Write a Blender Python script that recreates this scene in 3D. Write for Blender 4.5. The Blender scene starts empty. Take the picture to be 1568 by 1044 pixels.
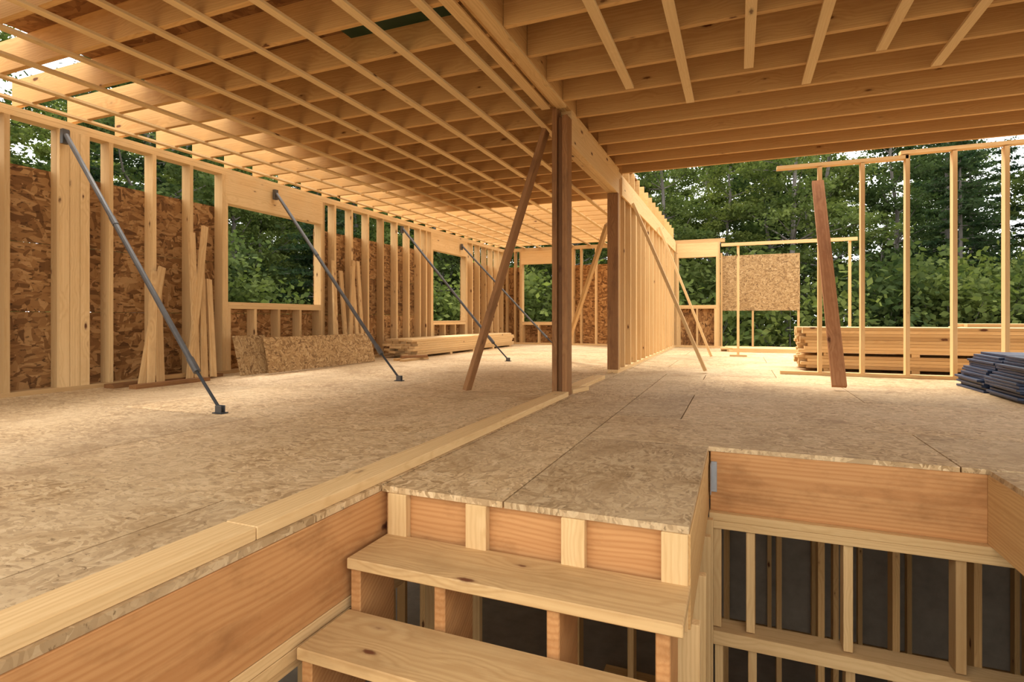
import bpy, math, random
import numpy as np
from mathutils import Vector, Matrix
random.seed(7); np.random.seed(7)
S=bpy.context.scene
COL=S.collection

# ------------------------------------------------------------ materials
def newmat(name):
    m=bpy.data.materials.new(name); m.use_nodes=True
    nt=m.node_tree; nt.nodes.clear()
    out=nt.nodes.new('ShaderNodeOutputMaterial')
    b=nt.nodes.new('ShaderNodeBsdfPrincipled')
    nt.links.new(b.outputs[0],out.inputs[0])
    return m,nt,b,out
def ramp(nt,fac,stops,interp='LINEAR'):
    r=nt.nodes.new('ShaderNodeValToRGB'); r.color_ramp.interpolation=interp
    e=r.color_ramp.elements
    e[0].position=stops[0][0]; e[0].color=(*stops[0][1],1)
    e[1].position=stops[-1][0]; e[1].color=(*stops[-1][1],1)
    for p,c in stops[1:-1]:
        x=e.new(p); x.color=(*c,1)
    nt.links.new(fac,r.inputs[0]); return r.outputs[0]
def mix(nt,fac,a,b,mode='MIX'):
    m=nt.nodes.new('ShaderNodeMix'); m.data_type='RGBA'; m.blend_type=mode
    for s,v in ((m.inputs[0],fac),(m.inputs[6],a),(m.inputs[7],b)):
        if isinstance(v,(int,float)): s.default_value=v
        elif isinstance(v,tuple): s.default_value=(*v,1)
        else: nt.links.new(v,s)
    return m.outputs[2]
def attr(nt,name,out):
    a=nt.nodes.new('ShaderNodeAttribute'); a.attribute_name=name; return a.outputs[out]
def mapping(nt,vec,scale=(1,1,1),loc=(0,0,0),rot=(0,0,0)):
    m=nt.nodes.new('ShaderNodeMapping'); nt.links.new(vec,m.inputs[0])
    m.inputs['Scale'].default_value=scale; m.inputs['Location'].default_value=loc; m.inputs['Rotation'].default_value=rot
    return m.outputs[0]
def noise(nt,vec,scale,detail=3,rough=.5,dist=0):
    n=nt.nodes.new('ShaderNodeTexNoise'); nt.links.new(vec,n.inputs['Vector'])
    n.inputs['Scale'].default_value=scale; n.inputs['Detail'].default_value=detail
    n.inputs['Roughness'].default_value=rough; n.inputs['Distortion'].default_value=dist
    return n
def math_(nt,op,a,b=None,c=None):
    m=nt.nodes.new('ShaderNodeMath'); m.operation=op
    for i,v in enumerate((a,b,c)):
        if v is None: continue
        if isinstance(v,(int,float)): m.inputs[i].default_value=v
        else: nt.links.new(v,m.inputs[i])
    return m.outputs[0]
def G(c,k): return tuple(x*k for x in c)

def wood(name,light,dark,knot=(.10,.035,.012),grain=.7,rough=.65,ring=22,tintamt=.30,stain=0.0,kscale=(2.6,7,7),wob=3.0,swirl=34.0,lscale=.22):
    m,nt,b,out=newmat(name)
    g=attr(nt,'gco','Vector'); t=attr(nt,'tint','Fac')
    vo=nt.nodes.new('ShaderNodeTexVoronoi'); vo.inputs['Scale'].default_value=1.0; vo.inputs['Randomness'].default_value=1
    nt.links.new(mapping(nt,g,kscale),vo.inputs['Vector'])
    dist=vo.outputs['Distance']
    w=nt.nodes.new('ShaderNodeTexWave'); w.wave_type='RINGS'; w.rings_direction='X'
    nt.links.new(mapping(nt,g,(lscale,1,1)),w.inputs['Vector']); w.inputs['Scale'].default_value=ring
    w.inputs['Distortion'].default_value=wob; w.inputs['Detail'].default_value=2; w.inputs['Detail Scale'].default_value=2.2
    near=math_(nt,'MULTIPLY',math_(nt,'MAXIMUM',math_(nt,'SUBTRACT',.42,dist),0.0),swirl)
    nt.links.new(near,w.inputs['Phase Offset'])
    f=noise(nt,mapping(nt,g,(1.6,70,70)),1.0,4,.6)
    big=noise(nt,mapping(nt,g,(.8,5,5)),1.0,2,.5)
    c=mix(nt,math_(nt,'MULTIPLY',math_(nt,'POWER',w.outputs['Fac'],1.8),grain),light,dark)
    fr=ramp(nt,f.outputs['Fac'],[(.38,(0,0,0)),(.72,(.5,.5,.5))])
    c=mix(nt,fr,c,dark)
    c=mix(nt,.30,c,mix(nt,big.outputs['Fac'],G(dark,.85),G(light,1.1)))
    tr=ramp(nt,t,[(0,(1-tintamt,1-tintamt*1.15,1-tintamt*1.3)),(.5,(1,1,1)),(1,(1+tintamt*.35,1+tintamt*.4,1+tintamt*.5))])
    c=mix(nt,1.0,c,tr,'MULTIPLY')
    nk=noise(nt,g,45,2)
    ad=math_(nt,'MULTIPLY_ADD',nk.outputs['Fac'],.07,dist)
    sepc=nt.nodes.new('ShaderNodeSeparateColor'); nt.links.new(vo.outputs['Color'],sepc.inputs[0])
    ks=math_(nt,'MULTIPLY',sepc.outputs[0],.11)   # knot size varies
    ad2=math_(nt,'ADD',ad,ks)
    kf=ramp(nt,ad2,[(.12,(1,1,1)),(.145,(.75,.75,.75)),(.165,(.25,.25,.25)),(.22,(0,0,0))])
    c=mix(nt,kf,c,knot)
    if stain>0:
        sn=noise(nt,mapping(nt,g,(1.5,3,3)),2.0,5,.65)
        sf=ramp(nt,sn.outputs['Fac'],[(.50,(0,0,0)),(.72,(stain,)*3)])
        c=mix(nt,sf,c,G(dark,.5))
    nt.links.new(c,b.inputs['Base Color']); b.inputs['Roughness'].default_value=rough
    b.inputs['Specular IOR Level'].default_value=.2
    bp=nt.nodes.new('ShaderNodeBump'); bp.inputs['Strength'].default_value=.15; bp.inputs['Distance'].default_value=.004
    nt.links.new(f.outputs['Fac'],bp.inputs['Height']); nt.links.new(bp.outputs[0],b.inputs['Normal'])
    return m

def osb(name,cols,scale=1.0,fleck=.5,rough=.7,wear=None,bump=.25,tintamt=.2):
    m,nt,b,out=newmat(name)
    g=attr(nt,'gco','Vector'); t=attr(nt,'tint','Fac')
    wn=noise(nt,g,3.5*scale,2)
    wa=nt.nodes.new('ShaderNodeVectorMath'); wa.operation='MULTIPLY_ADD'
    nt.links.new(wn.outputs['Color'],wa.inputs[0]); wa.inputs[1].default_value=(.22,.22,0); nt.links.new(g,wa.inputs[2])
    def vor(sc,rot):
        v=nt.nodes.new('ShaderNodeTexVoronoi'); v.inputs['Scale'].default_value=scale
        nt.links.new(mapping(nt,wa.outputs[0],sc,(0,0,0),rot),v.inputs['Vector']); return v
    A=vor((9,34,8),(0,0,.35)); Bv=vor((32,10,8),(0,0,.2)); C=vor((14,50,8),(0,0,-.8))
    mk=noise(nt,g,9*scale,1); s1=math_(nt,'GREATER_THAN',mk.outputs['Fac'],.52)
    mk2=noise(nt,mapping(nt,g,loc=(7,3,1)),11*scale,1); s2=math_(nt,'GREATER_THAN',mk2.outputs['Fac'],.55)
    col=mix(nt,s2,mix(nt,s1,A.outputs['Color'],Bv.outputs['Color']),C.outputs['Color'])
    sep=nt.nodes.new('ShaderNodeSeparateColor'); nt.links.new(col,sep.inputs[0])
    c=ramp(nt,sep.outputs[0],[(0,cols[0]),(.3,cols[1]),(.65,cols[2]),(1,cols[3])])
    fn=noise(nt,mapping(nt,g,(1,2.2,1)),26*scale,3,.6)
    ff=ramp(nt,fn.outputs['Fac'],[(.30,(fleck,)*3),(.42,(0,0,0))])
    c=mix(nt,ff,c,G(cols[0],.35))
    tr=ramp(nt,t,[(0,(1-tintamt,)*3),(1,(1+tintamt*.5,)*3)])
    c=mix(nt,1.0,c,tr,'MULTIPLY')
    if wear:
        tc=nt.nodes.new('ShaderNodeTexCoord')
        wn1=noise(nt,tc.outputs['Object'],.9,6,.65,.4)
        c=mix(nt,ramp(nt,wn1.outputs['Fac'],[(.40,(0,0,0)),(.64,(.55,)*3)]),c,wear)
        wn2=noise(nt,tc.outputs['Object'],1.3,7,.70,.8)
        c=mix(nt,ramp(nt,wn2.outputs['Fac'],[(.52,(0,0,0)),(.68,(.65,)*3)]),c,G(cols[0],1.0))
        wn3=noise(nt,mapping(nt,tc.outputs['Object'],(1,2,1)),22,4,.7,.3)
        c=mix(nt,ramp(nt,wn3.outputs['Fac'],[(.60,(0,0,0)),(.68,(.8,)*3)]),c,G(cols[0],.5))
    nt.links.new(c,b.inputs['Base Color']); b.inputs['Roughness'].default_value=rough
    b.inputs['Specular IOR Level'].default_value=.2
    bp=nt.nodes.new('ShaderNodeBump'); bp.inputs['Strength'].default_value=bump; bp.inputs['Distance'].default_value=.004
    nt.links.new(sep.outputs[0],bp.inputs['Height']); nt.links.new(bp.outputs[0],b.inputs['Normal'])
    return m

SPR=wood('spruce_lumber',(.70,.475,.225),(.50,.285,.105),grain=.45)
JST=wood('joist_lumber',(.67,.415,.17),(.47,.24,.075),grain=.5,knot=(.14,.05,.015))
FIR=wood('douglas_fir',(.56,.29,.11),(.38,.155,.048),grain=.65,ring=16,knot=(.07,.02,.008),stain=.55,kscale=(1.5,4.2,4.2),wob=1.8,swirl=18,lscale=.11)
FIRD=wood('weathered_fir_post',(.32,.155,.055),(.19,.076,.026),grain=.7,stain=.5)
FIRB=wood('fir_brace_board',(.46,.22,.09),(.28,.105,.038),grain=.7,stain=.4)
STR=wood('pine_strapping',(.76,.56,.30),(.60,.38,.165),grain=.3)
TRD=wood('tread_plank',(.63,.41,.185),(.44,.245,.09),grain=.6,ring=16,knot=(.15,.05,.02),lscale=.14,stain=.3)
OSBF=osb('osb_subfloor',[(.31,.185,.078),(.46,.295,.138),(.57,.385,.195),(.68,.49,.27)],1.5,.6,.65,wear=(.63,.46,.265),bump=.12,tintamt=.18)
OSBW=osb('osb_sheathing',[(.11,.046,.013),(.23,.105,.031),(.33,.165,.055),(.45,.25,.095)],.7,.85,.6,tintamt=.3)  # separate darker OSB: shade of the backlit inner side is put into the colour
OSBL=osb('osb_light_panel',[(.20,.11,.045),(.36,.21,.085),(.46,.29,.125),(.58,.39,.19)],1.5,.7,.6)
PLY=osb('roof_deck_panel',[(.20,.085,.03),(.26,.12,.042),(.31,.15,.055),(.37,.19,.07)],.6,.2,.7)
def simple(name,c,rough=.5,metal=0,nz=None):
    m,nt,b,out=newmat(name)
    tc=nt.nodes.new('ShaderNodeTexCoord')
    n=noise(nt,tc.outputs['Object'],nz or 6,4,.6)
    cc=mix(nt,n.outputs['Fac'],G(c,.6),G(c,1.4))
    nt.links.new(cc,b.inputs['Base Color']); b.inputs['Roughness'].default_value=rough; b.inputs['Metallic'].default_value=metal
    return m
STEEL=simple('galvanized_steel',(.10,.095,.09),.5,.4,9)
STEELL=simple('bright_steel',(.40,.40,.40),.5,.6,9)
CONC=simple('concrete',(.26,.21,.155),.9,0,5)
NAVY=simple('navy_siding',(.020,.034,.075),.5,0,5)
BLK=simple('dark_rubber',(.03,.03,.03),.8)
GREEN=simple('green_membrane',(.015,.05,.022),.6,0,5)
GRND=simple('forest_floor',(.17,.15,.11),.95,0,.7)
BARK=simple('bark',(.15,.13,.115),.9,0,4)
def leafmat(name,a,bc):
    m,nt,b,out=newmat(name)
    nt.nodes.remove(b)
    tc=nt.nodes.new('ShaderNodeTexCoord'); n=noise(nt,tc.outputs['Object'],1.1,4,.6)
    oi=nt.nodes.new('ShaderNodeObjectInfo')
    f=ramp(nt,n.outputs['Fac'],[(.35,a),(.65,bc)])
    c=mix(nt,oi.outputs['Random'],(.6,.68,.75),(1.55,1.4,1.1))
    c=mix(nt,1.0,f,c,'MULTIPLY')
    d=nt.nodes.new('ShaderNodeBsdfDiffuse'); tr=nt.nodes.new('ShaderNodeBsdfTranslucent'); ms=nt.nodes.new('ShaderNodeMixShader')
    nt.links.new(c,d.inputs[0]); nt.links.new(mix(nt,1.0,c,(1.1,1.2,.7),'MULTIPLY'),tr.inputs[0]); ms.inputs[0].default_value=.35
    nt.links.new(d.outputs[0],ms.inputs[1]); nt.links.new(tr.outputs[0],ms.inputs[2]); nt.links.new(ms.outputs[0],out.inputs[0])
    return m
LEAF=leafmat('maple_leaves',(.042,.066,.022),(.145,.18,.065))
NEED=leafmat('pine_needles',(.020,.042,.022),(.075,.11,.055))

# ------------------------------------------------------------ builder
class B:
    def __init__(s,name,mats):
        s.name=name; s.mats=mats; s.v=[];s.f=[];s.m=[];s.g=[];s.t=[]
    def raw(s,vs,fs,mat,gs,tint):
        k=len(s.v); s.v+=[tuple(x) for x in vs]; s.f+=[tuple(i+k for i in f) for f in fs]
        s.m+=[s.mats.index(mat)]*len(fs); s.g+=gs; s.t+=[tint]*len(vs)
    def obox(s,c,ax,hd,mat,tint=None):
        c=Vector(c); tint=random.random() if tint is None else tint
        o=sorted(range(3),key=lambda i:-hd[i])
        off=(random.random()*60,random.uniform(-.09,.09),random.uniform(.02,.12))
        if mat in (OSBF,OSBW,OSBL,PLY): off=(random.random()*60,random.random()*60,random.random()*9)
        vs=[];gs=[]
        for sx in(-1,1):
            for sy in(-1,1):
                for sz in(-1,1):
                    l=(sx*hd[0],sy*hd[1],sz*hd[2])
                    vs.append(c+ax[0]*l[0]+ax[1]*l[1]+ax[2]*l[2])
                    gs.append((l[o[0]]+off[0],l[o[1]]+off[1],l[o[2]]+off[2]))
        s.raw(vs,[(0,1,3,2),(4,6,7,5),(0,4,5,1),(2,3,7,6),(0,2,6,4),(1,5,7,3)],mat,gs,tint)
    def box(s,x0,x1,y0,y1,z0,z1,mat,tint=None):
        s.obox(((x0+x1)/2,(y0+y1)/2,(z0+z1)/2),(Vector((1,0,0)),Vector((0,1,0)),Vector((0,0,1))),(abs(x1-x0)/2,abs(y1-y0)/2,abs(z1-z0)/2),mat,tint)
    def beam(s,p0,p1,w,h,mat,up=(0,0,1),tint=None):
        p0=Vector(p0);p1=Vector(p1); a=(p1-p0); L=a.length; a.normalize(); up=Vector(up)
        b=up.cross(a); b.normalize(); c=a.cross(b)
        s.obox((p0+p1)/2,(a,b,c),(L/2,w/2,h/2),mat,tint)
    def tube(s,p0,p1,r0,r1,mat,n=10):
        p0=Vector(p0);p1=Vector(p1);a=(p1-p0).normalized()
        b=a.orthogonal().normalized();c=a.cross(b)
        vs=[];gs=[]
        for p,r in((p0,r0),(p1,r1)):
            for i in range(n):
                t=2*math.pi*i/n; q=p+b*math.cos(t)*r+c*math.sin(t)*r; vs.append(q); gs.append(tuple(q))
        fs=[(i,(i+1)%n,n+(i+1)%n,n+i) for i in range(n)]+[tuple(range(n-1,-1,-1)),tuple(range(n,2*n))]
        s.raw(vs,fs,mat,gs,.5)
    def build(s,bevel=0):
        me=bpy.data.meshes.new(s.name); me.from_pydata(s.v,[],s.f)
        for m in s.mats: me.materials.append(m)
        me.polygons.foreach_set('material_index',s.m)
        a=me.attributes.new('gco','FLOAT_VECTOR','POINT'); a.data.foreach_set('vector',np.array(s.g,dtype=np.float32).ravel())
        a=me.attributes.new('tint','FLOAT','POINT'); a.data.foreach_set('value',np.array(s.t,dtype=np.float32))
        me.update()
        ob=bpy.data.objects.new(s.name,me); COL.objects.link(ob)
        if bevel:
            md=ob.modifiers.new('bev','BEVEL'); md.width=bevel; md.segments=1; md.limit_method='ANGLE'
        return ob

T=.043      # 2x thickness
def jit(a): return random.uniform(-a,a)

# ------------------------------------------------------------ deck / floor
fl=B('floor',[OSBF,JST])
def panels(x0,x1,y0,y1,lx,ly,ox=0.,oy=0.):
    g=.008; row=0; y=y0-oy
    while y<y1-1e-6:
        ya=max(y,y0); yb=min(y+ly,y1)
        x=x0-ox-(lx/2 if row%2 else 0)
        while x<x1-1e-6:
            xa=max(x,x0); xb=min(x+lx,x1)
            if xb-xa>.02 and yb-ya>.02: fl.box(xa,xb-g,ya,yb-g,-.025,0,OSBF)
            x+=lx
        y+=ly; row+=1
EX=-1.42
panels(-6.28,EX,-2.2,14.68,2.75,1.37,1.1,.3)
panels(EX,-.85,2.0,7.4,1.4,2.75,0,1.2)
panels(-.85,-.15,2.0,3.3,1.4,2.75)
panels(-.85,5.7,3.3,7.4,2.75,1.37,0.9,.55)
panels(EX,5.7,7.4,14.68,2.75,1.37,.9,.3)
panels(1.1,5.7,-2.2,3.3,2.75,1.37)
y=-2.0
while y<14.6:
    fl.box(-6.2,-1.49,y,y+T,-.36,-.026,JST)
    if y>3.5: fl.box(-1.40,5.6,y,y+T,-.36,-.026,JST)
    elif y<3.2: fl.box(1.19,5.6,y,y+T,-.36,-.026,JST)
    y+=.46
fl.build()

# stairwell rims
rim=B('floor_rim_beam',[FIR,SPR,JST,OSBF,STEELL])
rim.box(EX-.05,EX,-2.2,3.35,-.375,-.026,FIR,.6)
rim.box(EX-.14,EX,-2.2,3.4,-.42,-.377,SPR); rim.box(EX-.14,EX,-2.2,3.4,-.465,-.422,SPR)
rim.box(-.145,1.10,3.30,3.35,-.355,-.026,FIR,.85)
rim.box(1.10,1.15,-2.2,3.35,-.355,-.026,JST,.5)
rim.box(-.20,-.152,2.0,3.30,-.355,-.026,JST,.35)
rim.box(EX+.002,-.20,2.03,2.073,-.36,-.026,FIR,.8)
for x in(-1.34,-.97,-.57,-.205):
    rim.box(x-.045,x+.045,1.99,2.029,-.36,-.026,SPR,.7)
rim.box(-.143,-.138,3.22,3.3,-.25,-.08,STEELL); rim.box(-.143,-.11,3.292,3.299,-.25,-.08,STEELL)
rim.build(.003)

pl=B('wall_bottom_plate',[SPR])
pl.box(-1.585,-1.445,-2.2,1.35,0,T,SPR,.9); pl.box(-1.585,-1.445,1.353,4.92,0,T,SPR,.75)
pl.box(-1.60,-1.46,5.35,6.5,0,T,SPR,.8)
pl.beam((-1.50,5.12,.02),(-1.42,5.42,.02),.09,.04,SPR)
pl.build(.003)

# ------------------------------------------------------------ stairs
RISE=.2; RUN=.262
st=B('staircase',[FIR,TRD,SPR])
nst=14
for i in range(nst):
    z=-RISE*(i+1); yf=1.73-RUN*i
    e=jit(.01)
    st.box(-1.395+e,-.155+e,yf,yf+.275,z-.042,z,TRD,.4+.4*random.random())
for X in(-1.37,-1.0,-.57,-.215):
    t=.045
    prof=[]
    for i in range(nst):
        yf=1.755-RUN*i; z=-RISE*(i+1)-.043
        if i==0: prof.append((1.985,z))
        prof.append((yf,z))
        prof.append((yf,z-RISE if i<nst-1 else -2.99))
    poly=prof+[(1.755-RUN*(nst-1)+.30,-2.99),(1.985,-.56)]
    n=len(poly); off=random.random()*40
    vs=[(X-t/2,y,z) for y,z in poly]+[(X+t/2,y,z) for y,z in poly]
    d=Vector((0,-RUN,-RISE)).normalized(); nn=Vector((0,RISE,-RUN)).normalized()
    gs=[]
    for k,v in enumerate(vs):
        vv=Vector((0,v[1],v[2])); gs.append((vv.dot(d)+off,vv.dot(nn)*1.0,(0 if k<n else t)+.05))
    fs=[tuple(range(n-1,-1,-1)),tuple(range(n,2*n))]+[(i,(i+1)%n,n+(i+1)%n,n+i) for i in range(n)]
    st.raw(vs,fs,FIR,gs,.55+jit(.15))
st.build(.004)

# ------------------------------------------------------------ lower level
lw=B('wall_lower_stairwell',[SPR,JST,OSBW,FIRD])
def studwall(b,axis,c,a0,a1,z0,z1,sp=.46,d=.1,mat=None,plates=2,first=0.0,mid=None):
    mat=mat or SPR
    def bx(p0,p1,q0,q1,z0,z1,tint=None):
        if axis=='x': b.box(p0,p1,q0,q1,z0,z1,mat,tint)
        else: b.box(q0,q1,p0,p1,z0,z1,mat,tint)
    zt=z1-T*plates
    for k in range(plates): bx(a0,a1,c,c+d,z1-T*(k+1)+.001,z1-T*k,None)
    bx(a0,a1,c,c+d,z0,z0+T)
    p=a0+first
    while p<a1-T*.5:
        bx(p,p+T,c,c+d,z0+T,zt); p+=sp
for k in(0,1): lw.box(-.15,1.2,3.26,3.40,-.355-T*(k+1)+.001,-.355-T*k,SPR,.5)
for x in(-.13,.04,.50,.97):
    lw.box(x,x+T,3.28,3.38,-.99,-.44,SPR); lw.box(x+.01,x+.01+T,3.28,3.38,-2.95,-1.07,SPR)
lw.box(-.15,1.4,3.25,3.40,-1.075,-1.0,SPR,.9)
for y in(2.05,2.45,2.9,3.15): lw.box(-.215,-.125,y,y+T,-2.95,-.36,SPR)
lw.box(-.215,-.125,2.0,3.24,-3,-2.955,SPR)
studwall(lw,'y',EX-.12,-2.2,3.4,-3,-.467,first=.15,plates=1)
lw.build(.002)
l2=B('wall_lower_partition',[SPR,JST,FIRD,OSBW,CONC])
studwall(l2,'x',4.6,-1.3,5.4,-3,-.37,d=.14,mat=JST)
studwall(l2,'x',5.7,-1.3,5.4,-3,-.37,d=.14,mat=JST,first=.25)
studwall(l2,'x',7.2,-5.4,5.4,-3,-.37,d=.1,mat=JST,first=.2)
studwall(l2,'y',-3.4,0,6,-3,-.37,d=.1,mat=JST)
studwall(l2,'y',2.6,0,4.5,-3,-.37,d=.1,mat=JST)
l2.box(-.6,5.4,7.31,7.33,-3,-.5,CONC)
l2.build()
fd=B('wall_lower_exterior',[CONC,SPR,OSBW])
fd.box(-6.27,-6.05,-2.2,2.5,-3,-.37,CONC); studwall(fd,'y',-6.25,2.52,14.7,-3,-.37,d=.14)
fd.box(5.5,5.72,-2.2,14.7,-3.2,-.37,CONC)
studwall(fd,'x',14.5,-6.04,5.49,-3,-.37,d=.14)
studwall(fd,'x',-2.2,-6.04,5.49,-3,-.37,d=.14)
fd.build()
sl=B('basement_slab',[CONC]); sl.box(-6.4,5.8,-2.2,14.8,-3.25,-3.0,CONC); sl.build()

# ------------------------------------------------------------ wall_left
WX=-6.13; D=.14
wl=B('wall_left',[SPR,OSBW,JST])
xa,xb=WX-D,WX
def L(y0,y1,z0,z1,m=SPR,x0=xa,x1=xb,t=None): wl.box(x0,x1,y0,y1,z0,z1,m,t)
L(-2,14.5,0,T); L(-2,14.5,2.57,2.613); L(-2,14.5,2.614,2.657)
yy=-1.9
while yy<2.7: L(yy,yy+T,T,2.57); yy+=.46
L(2.90,2.943,T,2.57)
for k in range(3): L(3.34+.092*k,3.34+.092*k+.088,T,2.57,t=.8+.1*jit(1),x0=xb-.045)
L(3.34,3.61,T,2.57,x0=xa,x1=xb-.05)
for y in(3.80,4.27,4.73): L(y,y+T,T,2.57)
def window(b,y0,y1,zs,zh,fn):
    for a in(y0-T,y0-2*T-.001): fn(a,a+T-.001,T,(zh if a>y0-1.5*T else 2.57))
    for a in(y1,y1+T+.001): fn(a,a+T-.001,T,(zh if a<y1+.5*T else 2.57))
    fn(y0-T,y1+T,zh,2.50,t=.85); fn(y0-T,y1+T,2.501,2.569)
    fn(y0,y1,zs-T,zs); fn(y0,y1,zs-2*T-.001,zs-T-.001)
    n=max(2,int((y1-y0)/.42))
    for k in range(n+1):
        a=y0+(y1-y0-T)*k/n; fn(a,a+T,T,zs-2*T-.002)
window(wl,5.27,7.0,.93,2.21,L)
window(wl,10.5,12.05,.66,2.21,L)
for y in(7.32,7.75,8.2,8.65,9.1,9.52,9.95,10.2): L(y,y+T-.002,T,2.57)
for y in(12.4,12.8,13.2,13.6,14.0,14.35): L(y,y+T,T,2.57)
ox0,ox1=xa-.016,xa-.001
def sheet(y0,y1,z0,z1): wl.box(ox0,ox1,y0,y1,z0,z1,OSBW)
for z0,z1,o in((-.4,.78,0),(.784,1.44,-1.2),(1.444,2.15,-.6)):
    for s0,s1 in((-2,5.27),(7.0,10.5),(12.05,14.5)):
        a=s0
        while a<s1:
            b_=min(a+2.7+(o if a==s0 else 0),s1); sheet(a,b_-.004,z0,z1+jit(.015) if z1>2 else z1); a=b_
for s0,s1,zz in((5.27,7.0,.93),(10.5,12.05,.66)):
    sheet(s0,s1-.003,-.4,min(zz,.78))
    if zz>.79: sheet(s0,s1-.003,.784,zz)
wl.build()

# ------------------------------------------------------------ wall_back
wb=B('wall_back',[SPR,OSBW,OSBL])
YB=14.36
def K(x0,x1,z0,z1,m=SPR,t=None,y0=YB,y1=YB+.14): wb.box(x0,x1,y0,y1,z0,z1,m,t)
K(-6.1,-.35,0,T); K(-6.1,-.3,2.57,2.613); K(-6.1,-.3,2.614,2.657)
window(wb,-5.55,-4.15,.62,2.21,lambda a,b,c,d,t=None:K(a,b,c,d,t=t))
for x in(-6.05,-5.8,-3.9,-3.5,-3.05,-2.6,-2.15,-1.8): K(x,x+T,T,2.57)
window(wb,-1.38,-.50,1.04,2.22,lambda a,b,c,d,t=None:K(a,b,c,d,t=t))
for x0,x1,z0,z1 in((-6.2,-5.55,-.4,2.15),(-5.55,-4.15,-.4,.60),(-4.15,-1.5,-.4,2.15),(-1.5,-.36,-.4,1.0)):
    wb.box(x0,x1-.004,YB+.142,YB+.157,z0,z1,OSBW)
wb.box(-.36,1.33,YB+.142,YB+.157,.90,2.24,OSBL,.0)  # darkest tint: panel is lit from behind, its shade painted into the tone
K(-.40,-.357,T,2.3)
K(.3,.3+T,T,.895,t=.1,y0=YB+.02); K(1.285,1.285+T,T,2.24,t=.1,y0=YB+.16,y1=YB+.26)
K(-.3,2.6,0,T)
wb.build()

# ------------------------------------------------------------ wall_center
wc=B('wall_center',[SPR,FIRD,JST])
ca,cb=-1.60,-1.46
wc.box(ca,cb,7.25,14.36,0,T,SPR,.9)
wc.box(ca,cb,7.25,14.36,2.57,2.613,SPR,.9); wc.box(ca,cb,7.25,14.36,2.614,2.657,SPR,.9)
wc.box(ca,cb,7.25,7.293,T,2.36,FIRD,.8); wc.box(ca,cb,7.295,7.338,T,2.36,SPR,.3)
wc.box(ca,cb,7.36,7.403,T,2.57,JST,.5)
for k in range(1,16):
    a=7.25+.46*k
    wc.box(ca,cb,a,a+T,T,2.57,SPR,.5+.5*random.random())
    if k in(3,7,11): wc.box(ca,cb,a+.05,a+.05+T,T,2.57,SPR)
wc.box(cb+.001,cb+.022,7.42,14.3,2.36,2.60,SPR,1.0)
wc.build()

# ------------------------------------------------------------ wall_right
wr=B('wall_right',[SPR,JST])
YR=7.90
wr.box(.50,5.5,YR,YR+.10,0,T,SPR,.7)
for x in(.93,1.39,1.85,2.31,2.79,3.25,3.71,4.17,4.63,5.09): wr.box(x,x+T,YR,YR+.10,T,2.62+(.0 if x<1.8 else .045),SPR,.6+.4*random.random())
wr.beam((.46,YR+.05,2.655),(1.88,YR+.05,2.645),.10,T,SPR,tint=.8)
wr.beam((1.80,YR+.05,2.70),(5.4,YR+.05,2.70),.10,T,SPR,tint=.9)
wr.build()
ws=B('wall_side',[SPR,OSBW])
studwall(ws,'y',5.4,-2,7.6,0,2.68,d=.14); ws.build()

# ------------------------------------------------------------ centre post, beam
po=B('support_post',[FIRD,SPR])
po.box(-1.610,-1.563,4.93,5.07,0,2.68,FIRD,.45)
po.box(-1.561,-1.512,4.965,5.07,0,2.60,FIRD,.0)
po.box(-1.510,-1.460,4.925,5.075,0,2.60,FIRD,.8)
po.build(.003)
YC=0.0
bm=B('ceiling_beam',[SPR,JST,FIR])
bm.box(-1.60,-1.556,YC,5.07,2.685,2.98,JST,.5)
bm.box(-1.555,-1.51,YC,5.3,2.685,2.98,SPR,.7)
bm.box(-1.509,-1.465,YC,5.3,2.685,2.98,JST,.4)
bm.box(-1.70,-1.615,YC,4.9,2.66,2.684,SPR,.9); bm.box(-1.56,-1.465,YC,4.92,2.66,2.684,SPR,.8)
bm.box(-1.60,-1.532,5.08,7.34,2.365,2.655,SPR,.4); bm.box(-1.530,-1.462,5.08,7.34,2.365,2.655,SPR,.9)
bm.box(-1.60,-1.462,5.08,7.34,2.657,2.70,SPR,.6)
bm.build(.003)

# ------------------------------------------------------------ ceiling
ce=B('ceiling',[JST,STR,PLY,SPR,GREEN])
Z0=2.682; ZJ=.245
ys=[y for y in [-2.04+.46*k for k in range(36)] if y>YC]
for y in ys:
    ce.box(-6.26,-1.603 if y<5.1 else -1.47,y,y+T,Z0,Z0+ZJ,JST,.3+.7*random.random())
ce.box(-2.75,-1.85,3.07,3.475,Z0+ZJ-.06,Z0+ZJ-.052,GREEN)
x=-6.0
while x<-1.75:
    j=jit(.02)
    ce.box(x+j,x+j+.064,YC,7.2+jit(.05),Z0-.022,Z0-.001,STR,.5+.5*random.random()); ce.box(x+j*.5,x+j*.5+.064,7.23,14.4,Z0-.022,Z0-.001,STR)
    x+=.46
def shp(x0,x1,y0,y1,z=Z0+ZJ+.001): ce.box(x0,x1-.004,y0,y1-.004,z,z+.02,PLY)
yy=.6-1.37; r=-1
while yy<9.0:
    y1=min(yy+1.37,9.05)
    a=-5.10; b_=[-3.9,-2.6,-1.5] if r%2 else [-4.6,-3.0,-1.5]
    for q in b_:
        ya=yy+(.22 if (r==1 and q==-3.9) else 0)
        shp(a,q,max(ya,YC),y1); a=q
    yy=y1; r+=1
ysr=[y for y in [-2.03+.455*k for k in range(30)] if YC<y<7.65]
for i,y in enumerate(ysr):
    ce.box(-1.462,5.5,y,y+T,Z0,Z0+ZJ,JST,.3+.7*random.random())
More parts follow.
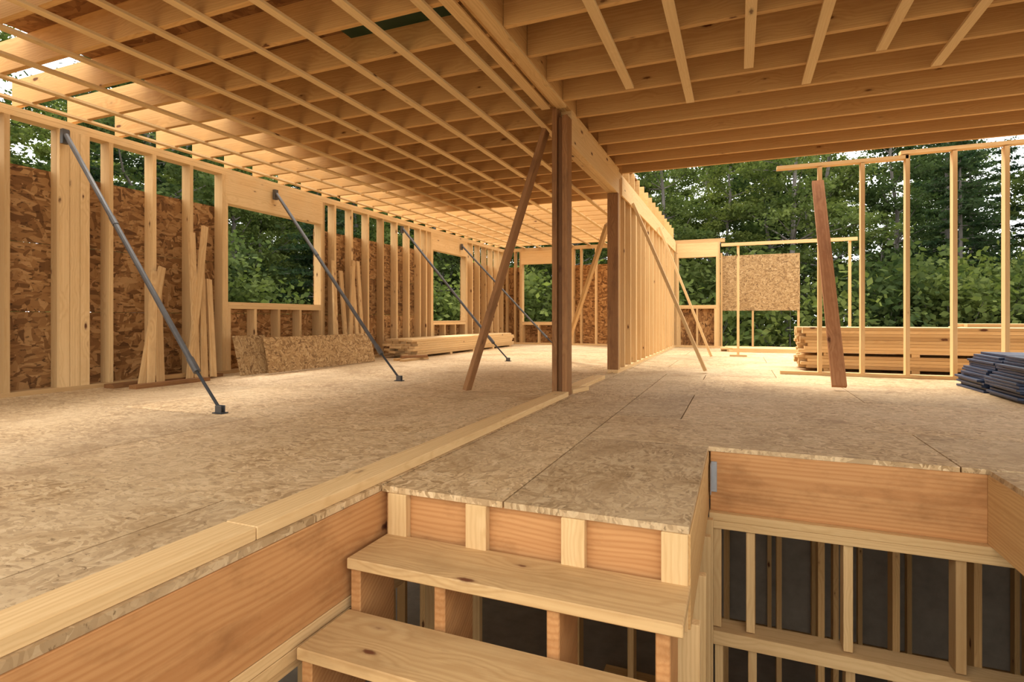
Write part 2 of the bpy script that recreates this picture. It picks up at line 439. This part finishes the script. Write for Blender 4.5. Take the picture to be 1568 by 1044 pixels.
for k,x in enumerate((-.85,-.4,.075,.52,.96,1.41,1.86,2.3,2.75)):
    e=4.72 if k%2==0 else 5.22
    ce.box(x-.034,x+.034,YC,e+jit(.05),Z0-.022,Z0-.001,STR,.8)
yy=YC;r=0
while yy<7.6:
    y1=min(yy+1.37,7.62); a=-1.5
    for q in ([.2,2.9,5.5] if r%2 else [1.3,4.,5.5]): shp(a,q,yy,y1); a=q
    yy=y1;r+=1
ce.build()

# ------------------------------------------------------------ braces
def pipe_brace(bot,top):
    b=B('steel_wall_brace',[STEEL,STEELL,BLK]); p0=Vector(bot);p1=Vector(top); d=(p1-p0)
    q=p0+d*.12; r=p0+d*.16
    b.tube(p0+Vector((0,0,.03)),q,.012,.012,BLK); b.tube(q,r,.028,.028,STEEL); b.tube(r,p1,.022,.022,STEEL)
    b.tube(p0+d*.62,p0+d*.65,.026,.026,STEEL)
    b.box(p0.x-.05,p0.x+.05,p0.y-.03,p0.y+.03,0,.008,BLK)
    b.box(p0.x-.03,p0.x+.03,p0.y-.02,p0.y-.014,.008,.06,STEEL); b.box(p0.x-.03,p0.x+.03,p0.y+.014,p0.y+.02,.008,.06,STEEL)
    b.box(p1.x-.045,p1.x-.002,p1.y-.03,p1.y+.03,p1.z-.08,p1.z+.06,STEEL)
    b.build()
pipe_brace((-3.63,3.05,0),(-6.06,3.36,2.50))
pipe_brace((-3.60,5.40,0),(-6.06,6.02,2.48))
pipe_brace((-3.56,8.55,0),(-6.06,9.22,2.46))
pipe_brace((-3.60,11.55,0),(-6.06,11.75,2.42))
pipe_brace((-1.9,11.5,0),(-1.63,11.2,2.2))
def wood_brace(p0,p1,w,h,mat,up=(0,0,1),t=None):
    b=B('wood_brace',[mat]); b.beam(p0,p1,w,h,mat,up,t); b.build(.002)
wood_brace((-2.42,4.78,.03),(-1.69,4.99,2.50),.042,.12,FIRD,(0,1,0),.9)
wood_brace((.93,6.33,.04),(.915,7.83,2.42),.13,.045,FIRB,(0,0,1),.8)
wood_brace((-.40,7.70,.03),(-1.40,8.05,2.36),.042,.09,SPR,(0,1,0),.5)
wood_brace((-.45,10.6,.03),(-1.40,10.9,2.45),.042,.09,SPR,(0,1,0),.6)
wood_brace((-2.75,9.0,.03),(-1.64,7.45,2.0),.042,.12,JST,(0,1,0),.6)
tr=B('temporary_rail',[SPR]); tr.box(-.025,.02,11.28,11.32,.03,2.12,SPR,1.)
tr.box(-.3,1.93,11.24,11.28,2.08,2.14,SPR,1.); tr.box(-.15,.15,11.2,11.38,0,.03,SPR)
tr.box(1.80,1.84,11.28,11.32,0,2.10,SPR,.8); tr.build()

# ------------------------------------------------------------ leaning boards, panels, piles
lb=B('leaning_boards',[SPR,TRD])
for y0,y1,x0,h in((4.02,4.25,-5.80,1.25),(3.95,4.35,-5.84,1.30),(4.10,4.30,-5.76,1.12),(4.60,4.72,-5.85,1.75),(4.68,4.84,-5.82,1.55),(4.50,4.9,-5.84,1.85),(4.78,4.95,-5.80,1.2)):
    lb.beam((x0,y0,.02),(WX+.04,y1,h),.075,.03,TRD,(1,0,0))
for y0,y1,h in((7.05,7.25,1.65),(7.3,7.42,1.5),(7.35,7.75,1.7),(7.6,7.7,1.6),(7.72,7.86,1.7)):
    lb.beam((-5.86,y0,.02),(WX+.04,y1,h),.08,.03,TRD,(1,0,0))
lb.build()
def lean(name,y0,y1,x0,x1,h,mat,t=.5):
    b=B(name,[mat])
    a=Vector((0,1,0)); s=Vector((x1-x0,0,h)); Ls=s.length; s.normalize(); n=a.cross(s)
    b.obox(Vector(((x0+x1)/2,(y0+y1)/2,h/2+.008)),(a,s,n),((y1-y0)/2,Ls/2,.009),mat,t); b.build()
lean('osb_offcut',5.05,5.55,-5.66,-5.80,.49,OSBL,.0)
lean('osb_offcut',5.42,7.65,-5.58,-5.68,.46,OSBL,.8)
fp=B('floor_scrap_boards',[JST,FIRD,SPR])
fp.box(-6.05,-5.9,3.7,5.0,.001,.04,FIRD,.2); fp.box(-6.0,-5.90,4.1,4.9,.041,.08,JST,.1); fp.box(-5.74,-5.63,3.75,4.6,.0,.04,FIRD,.5)
fp.beam((-5.35,7.9,.02),(-5.2,8.4,.02),.09,.04,JST); fp.beam((-5.15,7.8,.02),(-5.1,8.5,.02),.09,.04,SPR); fp.beam((-5.3,8.0,.062),(-5.0,8.35,.062),.09,.04,FIRD)
fp.build()
def pile(name,x0,x1,y0,y1,z0,rows,cols,axis,mat,jitl=.1,stick=None,h=T):
    b=B(name,[mat,SPR]); z=z0
    for r in range(rows):
        if stick and r in stick:
            n=5
            for k in range(n):
                if axis=='x': xx=x0+.25+(x1-x0-.5)*k/(n-1); b.box(xx,xx+.09,y0,y1,z,z+.04,SPR)
                else: yy=y0+.25+(y1-y0-.5)*k/(n-1); b.box(x0,x1,yy,yy+.09,z,z+.04,SPR)
            z+=.041
        for c in range(cols):
            if axis=='x':
                wd=(y1-y0)/cols; j0=jit(jitl); b.box(x0+j0,x1+j0,y0+wd*c,y0+wd*(c+1)-.004,z,z+h-.002,mat)
            else:
                wd=(x1-x0)/cols; j0=jit(jitl); b.box(x0+wd*c,x0+wd*(c+1)-.004,y0+j0,y1+j0,z,z+h-.002,mat)
        z+=h
    return b.build(.002)
pile('lumber_stack',-5.98,-5.35,8.55,13.2,0.0,7,5,'y',SPR,.12,stick=[0])
pile('lumber_stack',.82,5.3,8.55,9.35,0.0,12,6,'x',SPR,.07,stick=[0,4])
pile('lumber_stack',2.9,5.3,9.5,10.1,0.0,14,4,'x',SPR,.05,stick=[0])
pile('lumber_stack',-.2,1.3,12.7,13.3,0.0,2,4,'x',SPR,.2)
nv=B('siding_bundle',[NAVY])
z=0
for r in range(15):
    for c in range(2):
        a=jit(.03); x0=2.18+jit(.035)+.02*max(0,r-6); yc=6.25+c*.72+jit(.03)
        nv.obox((x0+1.1,yc,z+.012),(Vector((math.cos(a),math.sin(a),0)),Vector((-math.sin(a),math.cos(a),0)),Vector((0,0,1))),(1.1,.33,.0105),NAVY)
    z+=.0245
nv.build(.002)

# ------------------------------------------------------------ ground and forest
gb=bpy.data.meshes.new('ground')
n=60; xs=np.linspace(-90,90,n); vs=[];fs=[]
def gz(X,Y):
    d=max(abs(X)-10,abs(Y-6)-12,0); return -3.3+min(d,25)*.10
for j in range(n):
    for i in range(n):
        X=xs[i];Y=xs[j]+15
        d=max(abs(X)-10,abs(Y-6)-12,0); z=gz(X,Y)+ (.3*math.sin(X*.3)*math.cos(Y*.23) if d>3 else 0)
        vs.append((X,Y,z))
for j in range(n-1):
    for i in range(n-1): fs.append((j*n+i,j*n+i+1,(j+1)*n+i+1,(j+1)*n+i))
gb.from_pydata(vs,[],fs); gb.materials.append(GRND)
go=bpy.data.objects.new('ground',gb); COL.objects.link(go)

def leaves(P,size,asp=1.6):
    n=len(P); P=np.array(P)
    a=np.random.normal(size=(n,3)); a[:,2]*=.6; a/=np.linalg.norm(a,axis=1)[:,None]
    r=np.random.normal(size=(n,3)); b=np.cross(a,r); b/=np.linalg.norm(b,axis=1)[:,None]
    s=(size*np.random.uniform(.6,1.4,n))[:,None]
    V=np.stack([P-a*s*asp/2,P+b*s/2,P+a*s*asp/2,P-b*s/2],1).reshape(-1,3)
    return V,np.arange(n*4).reshape(n,4)
def treemesh(kind,seed):
    rnd=random.Random(seed); np.random.seed(seed)
    b=B(kind,[BARK]); P=[]
    if kind=='maple_tree':
        H=rnd.uniform(12,16); p=Vector((0,0,-.6)); r=.20; pts=[]
        k=9
        for i in range(k):
            q=p+Vector((rnd.uniform(-.4,.4),rnd.uniform(-.4,.4),H/k)); r2=r*.87
            b.tube(p,q,r,r2,BARK,7); pts.append((q,r2)); p=q;r=r2
        for q,rr in pts[1:]:
            for _ in range(5):
                an=rnd.uniform(0,6.28); L_=rnd.uniform(1.4,3.8)*(1.15-q.z/H*.6)
                d=Vector((math.cos(an),math.sin(an),rnd.uniform(.1,.9))).normalized()
                m=q+d*L_*.5; e=m+(d+Vector((rnd.uniform(-.3,.3),rnd.uniform(-.3,.3),rnd.uniform(-.2,.3))))*L_*.5
                b.tube(q,m,rr*.45,rr*.3,BARK,5); b.tube(m,e,rr*.3,.01,BARK,4)
                for c,cr,cn in((m,.5,45),(e,.80,190),(e+Vector((rnd.uniform(-1,1),rnd.uniform(-1,1),rnd.uniform(-.4,.6))),.5,95)):
                    u=np.random.normal(size=(cn,3))*np.array([cr*.6,cr*.6,cr*.22]); P+=list(u+np.array(c))
        V,F=leaves(P,.125)
    elif kind=='pine_tree':
        H=rnd.uniform(13,18); b.tube((0,0,-.6),(0.1,0,H*.5),.17,.11,BARK,7); b.tube((.1,0,H*.5),(0,0,H),.11,.02,BARK,6)
        z=2.4
        while z<H-.4:
            R=2.8*(1-(z/H))**.6*rnd.uniform(.7,1.15)+.3
            for _ in range(6):
                an=rnd.uniform(0,6.28); e=Vector((math.cos(an)*R,math.sin(an)*R,z+rnd.uniform(-.35,.25)))
                s_=Vector((0,0,z)); b.tube(s_,e,.03,.008,BARK,4)
                cn=int(85*R/1.5)
                t=np.random.uniform(.25,1.05,cn)[:,None]
                pp=np.array(s_)*(1-t)+np.array(e)*t
                pp+=np.random.normal(size=(cn,3))*np.array([.28,.28,.06])*(.5+.5*t); P+=list(pp)
            z+=rnd.uniform(.5,.8)
        V,F=leaves(P,.085,3.0)
    else:
        b.tube((0,0,-.5),(0,0,1.5),.05,.02,BARK,5)
        for _ in range(16):
            c=np.array([rnd.uniform(-1.3,1.3),rnd.uniform(-1.3,1.3),rnd.uniform(.2,2.6)])
            b.tube((0,0,.1),tuple(c),.02,.006,BARK,4)
            P+=list(np.random.normal(size=(150,3))*.38+c)
        V,F=leaves(P,.11)
    nv0=len(b.v); verts=np.vstack([np.array(b.v),V])
    me=bpy.data.meshes.new(kind); me.from_pydata(verts.tolist(),[],b.f+(F+nv0).tolist())
    me.materials.append(BARK); me.materials.append(NEED if kind=='pine_tree' else LEAF)
    me.polygons.foreach_set('material_index',[0]*len(b.f)+[1]*len(F)); me.update()
    return me
maples=[treemesh('maple_tree',i) for i in range(4)]
pines=[treemesh('pine_tree',20+i) for i in range(3)]
bushes=[treemesh('understory_shrub',40+i) for i in range(2)]
R=random.Random(5); placed=[]
def put(me,X,Y,s):
    o=bpy.data.objects.new(me.name.split('.')[0],me); COL.objects.link(o)
    o.location=(X,Y,gz(X,Y)); o.scale=(s,s,s*R.uniform(.9,1.1)); o.rotation_euler=(0,0,R.uniform(0,6.28))
tries=0
while len(placed)<140 and tries<6000:
    tries+=1
    X=R.uniform(-44,46); Y=R.uniform(-4,58)
    if -17<X<15 and Y<29: continue
    if X>-17 and Y<8: continue
    if X>15 and Y<X*.9: continue
    if math.hypot(X,Y)<29 and X>-10: continue
    if any((X-a)**2+(Y-b)**2<3.0**2 for a,b in placed): continue
    placed.append((X,Y))
    s=R.uniform(.82,1.1)
    q=X/max(Y,.1)
    if -.09<q<.03: s*=.9
    put(R.choice(maples) if R.random()<.75 else R.choice(pines),X,Y,s)
k=0
while k<110:
    X=R.uniform(-32,40); Y=R.uniform(-4,46)
    if -15<X<14 and Y<26: continue
    if X>14 and Y<X*.9: continue
    if X>-12 and Y<8: continue
    k+=1; put(R.choice(bushes),X,Y,R.uniform(1.0,2.0))

# ------------------------------------------------------------ light
w=bpy.data.worlds.new('overcast_sky'); S.world=w; w.use_nodes=True
nt=w.node_tree; bg=nt.nodes['Background']
tc=nt.nodes.new('ShaderNodeTexCoord'); sp=nt.nodes.new('ShaderNodeSeparateXYZ'); nt.links.new(tc.outputs['Generated'],sp.inputs[0])
nt.links.new(ramp(nt,sp.outputs[2],[(0,(.92,.93,.92)),(.6,(1,.99,.96))]),bg.inputs[0]); bg.inputs[1].default_value=3.2
sd=bpy.data.lights.new('sun','SUN'); sd.energy=6.5; sd.angle=math.radians(25); sd.color=(1,.95,.87)
so=bpy.data.objects.new('sun',sd); COL.objects.link(so)
dirv=Vector((.5,-.45,-1.0)); so.rotation_euler=dirv.to_track_quat('-Z','Y').to_euler(); so.location=(10,12,20)

# ------------------------------------------------------------ camera
cd=bpy.data.cameras.new('camera'); co=bpy.data.objects.new('camera',cd); COL.objects.link(co)
cd.sensor_width=36; cd.lens=36*849/1568; cd.shift_y=-35/1568
co.location=(0,0,.72); co.rotation_euler=(math.radians(90),0,math.radians(22.2)); cd.clip_start=.05
S.camera=co
S.view_settings.view_transform='Standard'
S.view_settings.look='None'
S.view_settings.exposure=0.0
